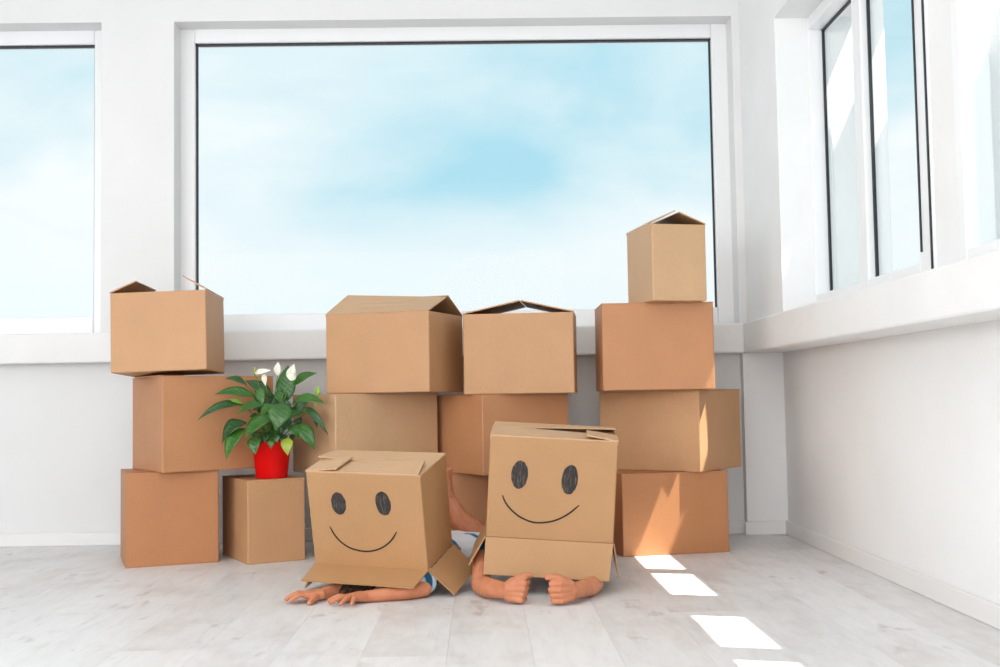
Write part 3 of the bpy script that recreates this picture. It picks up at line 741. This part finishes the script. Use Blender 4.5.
leaves = [ # blade base, tip (crop points), width, depth at base and tip, kind, droop
    ((270, 168), (166, 138), 40, -.03, -.06, DK, .012), ((310, 222), (118, 212), 52, -.05, -.09, G, .018), ((255, 262), (36, 336), 42, -.06, -.13, DK, .03),
    ((272, 345), (152, 446), 74, -.07, -.11, DK, .028), ((262, 372), (172, 524), 76, -.09, -.13, G, .022), ((398, 322), (260, 428), 92, -.10, -.15, G, .02),
    ((452, 258), (408, 386), 112, -.10, -.14, G, .02), ((452, 255), (468, 70), 90, .02, .05, G, .006), ((492, 172), (606, 110), 46, .03, .03, G, .016),
    ((486, 252), (650, 256), 50, -.05, -.10, G, .022), ((545, 270), (660, 408), 34, -.06, -.11, DK, .028), ((522, 352), (596, 478), 66, -.07, -.10, G, .016),
    ((470, 360), (520, 420), 54, -.08, -.10, G, .01), ((392, 228), (262, 146), 62, .0, -.02, DK, .012), ((312, 408), (312, 502), 64, -.09, -.12, G, .012),
    ((372, 392), (360, 446), 40, -.08, -.10, DK, .008), ((412, 396), (416, 446), 42, -.08, -.10, DK, .008), ((466, 418), (466, 505), 56, -.09, -.11, YL, .012),
    ((388, 426), (386, 470), 34, -.09, -.10, G, .006), ((250, 256), (178, 240), 22, -.07, -.09, LM, .006), ((482, 326), (432, 402), 66, -.07, -.09, DK, .012),
    ((350, 262), (222, 306), 50, -.08, -.10, G, .014), ((580, 292), (606, 374), 38, -.05, -.07, DK, .012), ((402, 262), (334, 318), 56, -.07, -.10, G, .01),
    ((330, 180), (346, 268), 44, -.04, -.06, G, .008), ((420, 190), (432, 262), 46, .01, -.02, G, .006), ((500, 330), (528, 362), 46, -.04, -.05, DK, .006),
    ((342, 300), (300, 262), 44, -.03, -.05, DK, .008), ((440, 330), (560, 300), 44, -.02, -.03, G, .010), ((360, 340), (440, 300), 58, -.02, -.03, DK, .008),
    ((420, 350), (372, 290), 60, -.01, -.01, DK, .008), ((452, 350), (500, 268), 58, .02, .03, DK, .008), ((390, 300), (300, 220), 56, .02, .02, DK, .010),
    ((352, 400), (334, 452), 40, -.07, -.09, DK, .006), ((440, 400), (448, 452), 40, -.07, -.09, DK, .006), ((400, 380), (386, 432), 46, -.06, -.09, G, .006), ((500, 400), (486, 440), 36, -.05, -.06, DK, .006),
    ((330, 390), (296, 420), 44, -.05, -.07, DK, .006), ((380, 240), (300, 290), 50, -.03, -.06, DK, .01), ((470, 300), (440, 232), 48, .0, .0, DK, .008), ((350, 232), (300, 176), 46, .0, -.01, DK, .008),
    ((430, 290), (372, 200), 50, .03, .04, DK, .008), ((500, 300), (560, 240), 44, .03, .05, DK, .010), ((330, 330), (282, 318), 40, -.05, -.07, DK, .006),
]
for (a, t, wd, d0, d1, kd, dr) in leaves:
    p0, p1 = leaf_pt(*a, d0), leaf_pt(*t, d1)
    lf = blade(p0, p1, wd * PXM * 1.02, M[kd], droop=dr, roll=random.uniform(-.25, .25), face=(.1 * (1 if t[0] > a[0] else -1), -.8, .6))
    if kd in (LM, YL): lf['label'] = 'lime green young leaf' if kd == LM else 'yellowing leaf hanging over the pot rim'
    root = V((random.uniform(-.028, .028), random.uniform(-.028, .028), .134))
    stalk(root, p0 + (p1 - p0) * .06, .0026, 'leaf_stem', M['stem'], .012)
def flower(base, tip, wd, dy, spx=None, rootx=0.):
    p0, p1 = leaf_pt(*base, dy), leaf_pt(*tip, dy - .005)
    fl_ = blade(p0, p1, wd * PXM, M['petal'], 'flower', .004, 0, (0, -1, .25), .5); fl_['label'] = 'white flower hood'
    stalk(V((rootx, 0, .134)), p0 + V((0, 0, .002)), .0024, 'flower_stem', M['stem'], .0)
    if spx:
        q0, q1 = leaf_pt(*spx[0], dy - .012), leaf_pt(*spx[1], dy - .012); bb = MB(); cone(bb, q0, .0042, q1, .0036, 8); bb.build('spadix', M['spadix'], fl_, True)
flower((418, 124), (420, 56), 36, .0)
flower((476, 146), (497, 66), 44, -.02)
flower((505, 138), (458, 122), 40, -.03)
flower((306, 112), (386, 97), 26, -.03, ((309, 102), (309, 86)))
flower((352, 112), (360, 172), 26, -.02)
u = blade(leaf_pt(606, 222, -.07), leaf_pt(612, 168, -.07), 26 * PXM, M['leaf_lime'], 'flower', .003, 0, (0, -1, .2), .4); u['label'] = 'small lime green unopened flower'
stalk(V((.02, 0, .134)), leaf_pt(606, 222, -.07), .0022, 'flower_stem', M['stem'], .0)
blade(leaf_pt(606, 262, -.07), leaf_pt(590, 254, -.07), 18 * PXM, M['leaf_lime'], 'leaf', .002, 0, (0, -1, .2), .4)
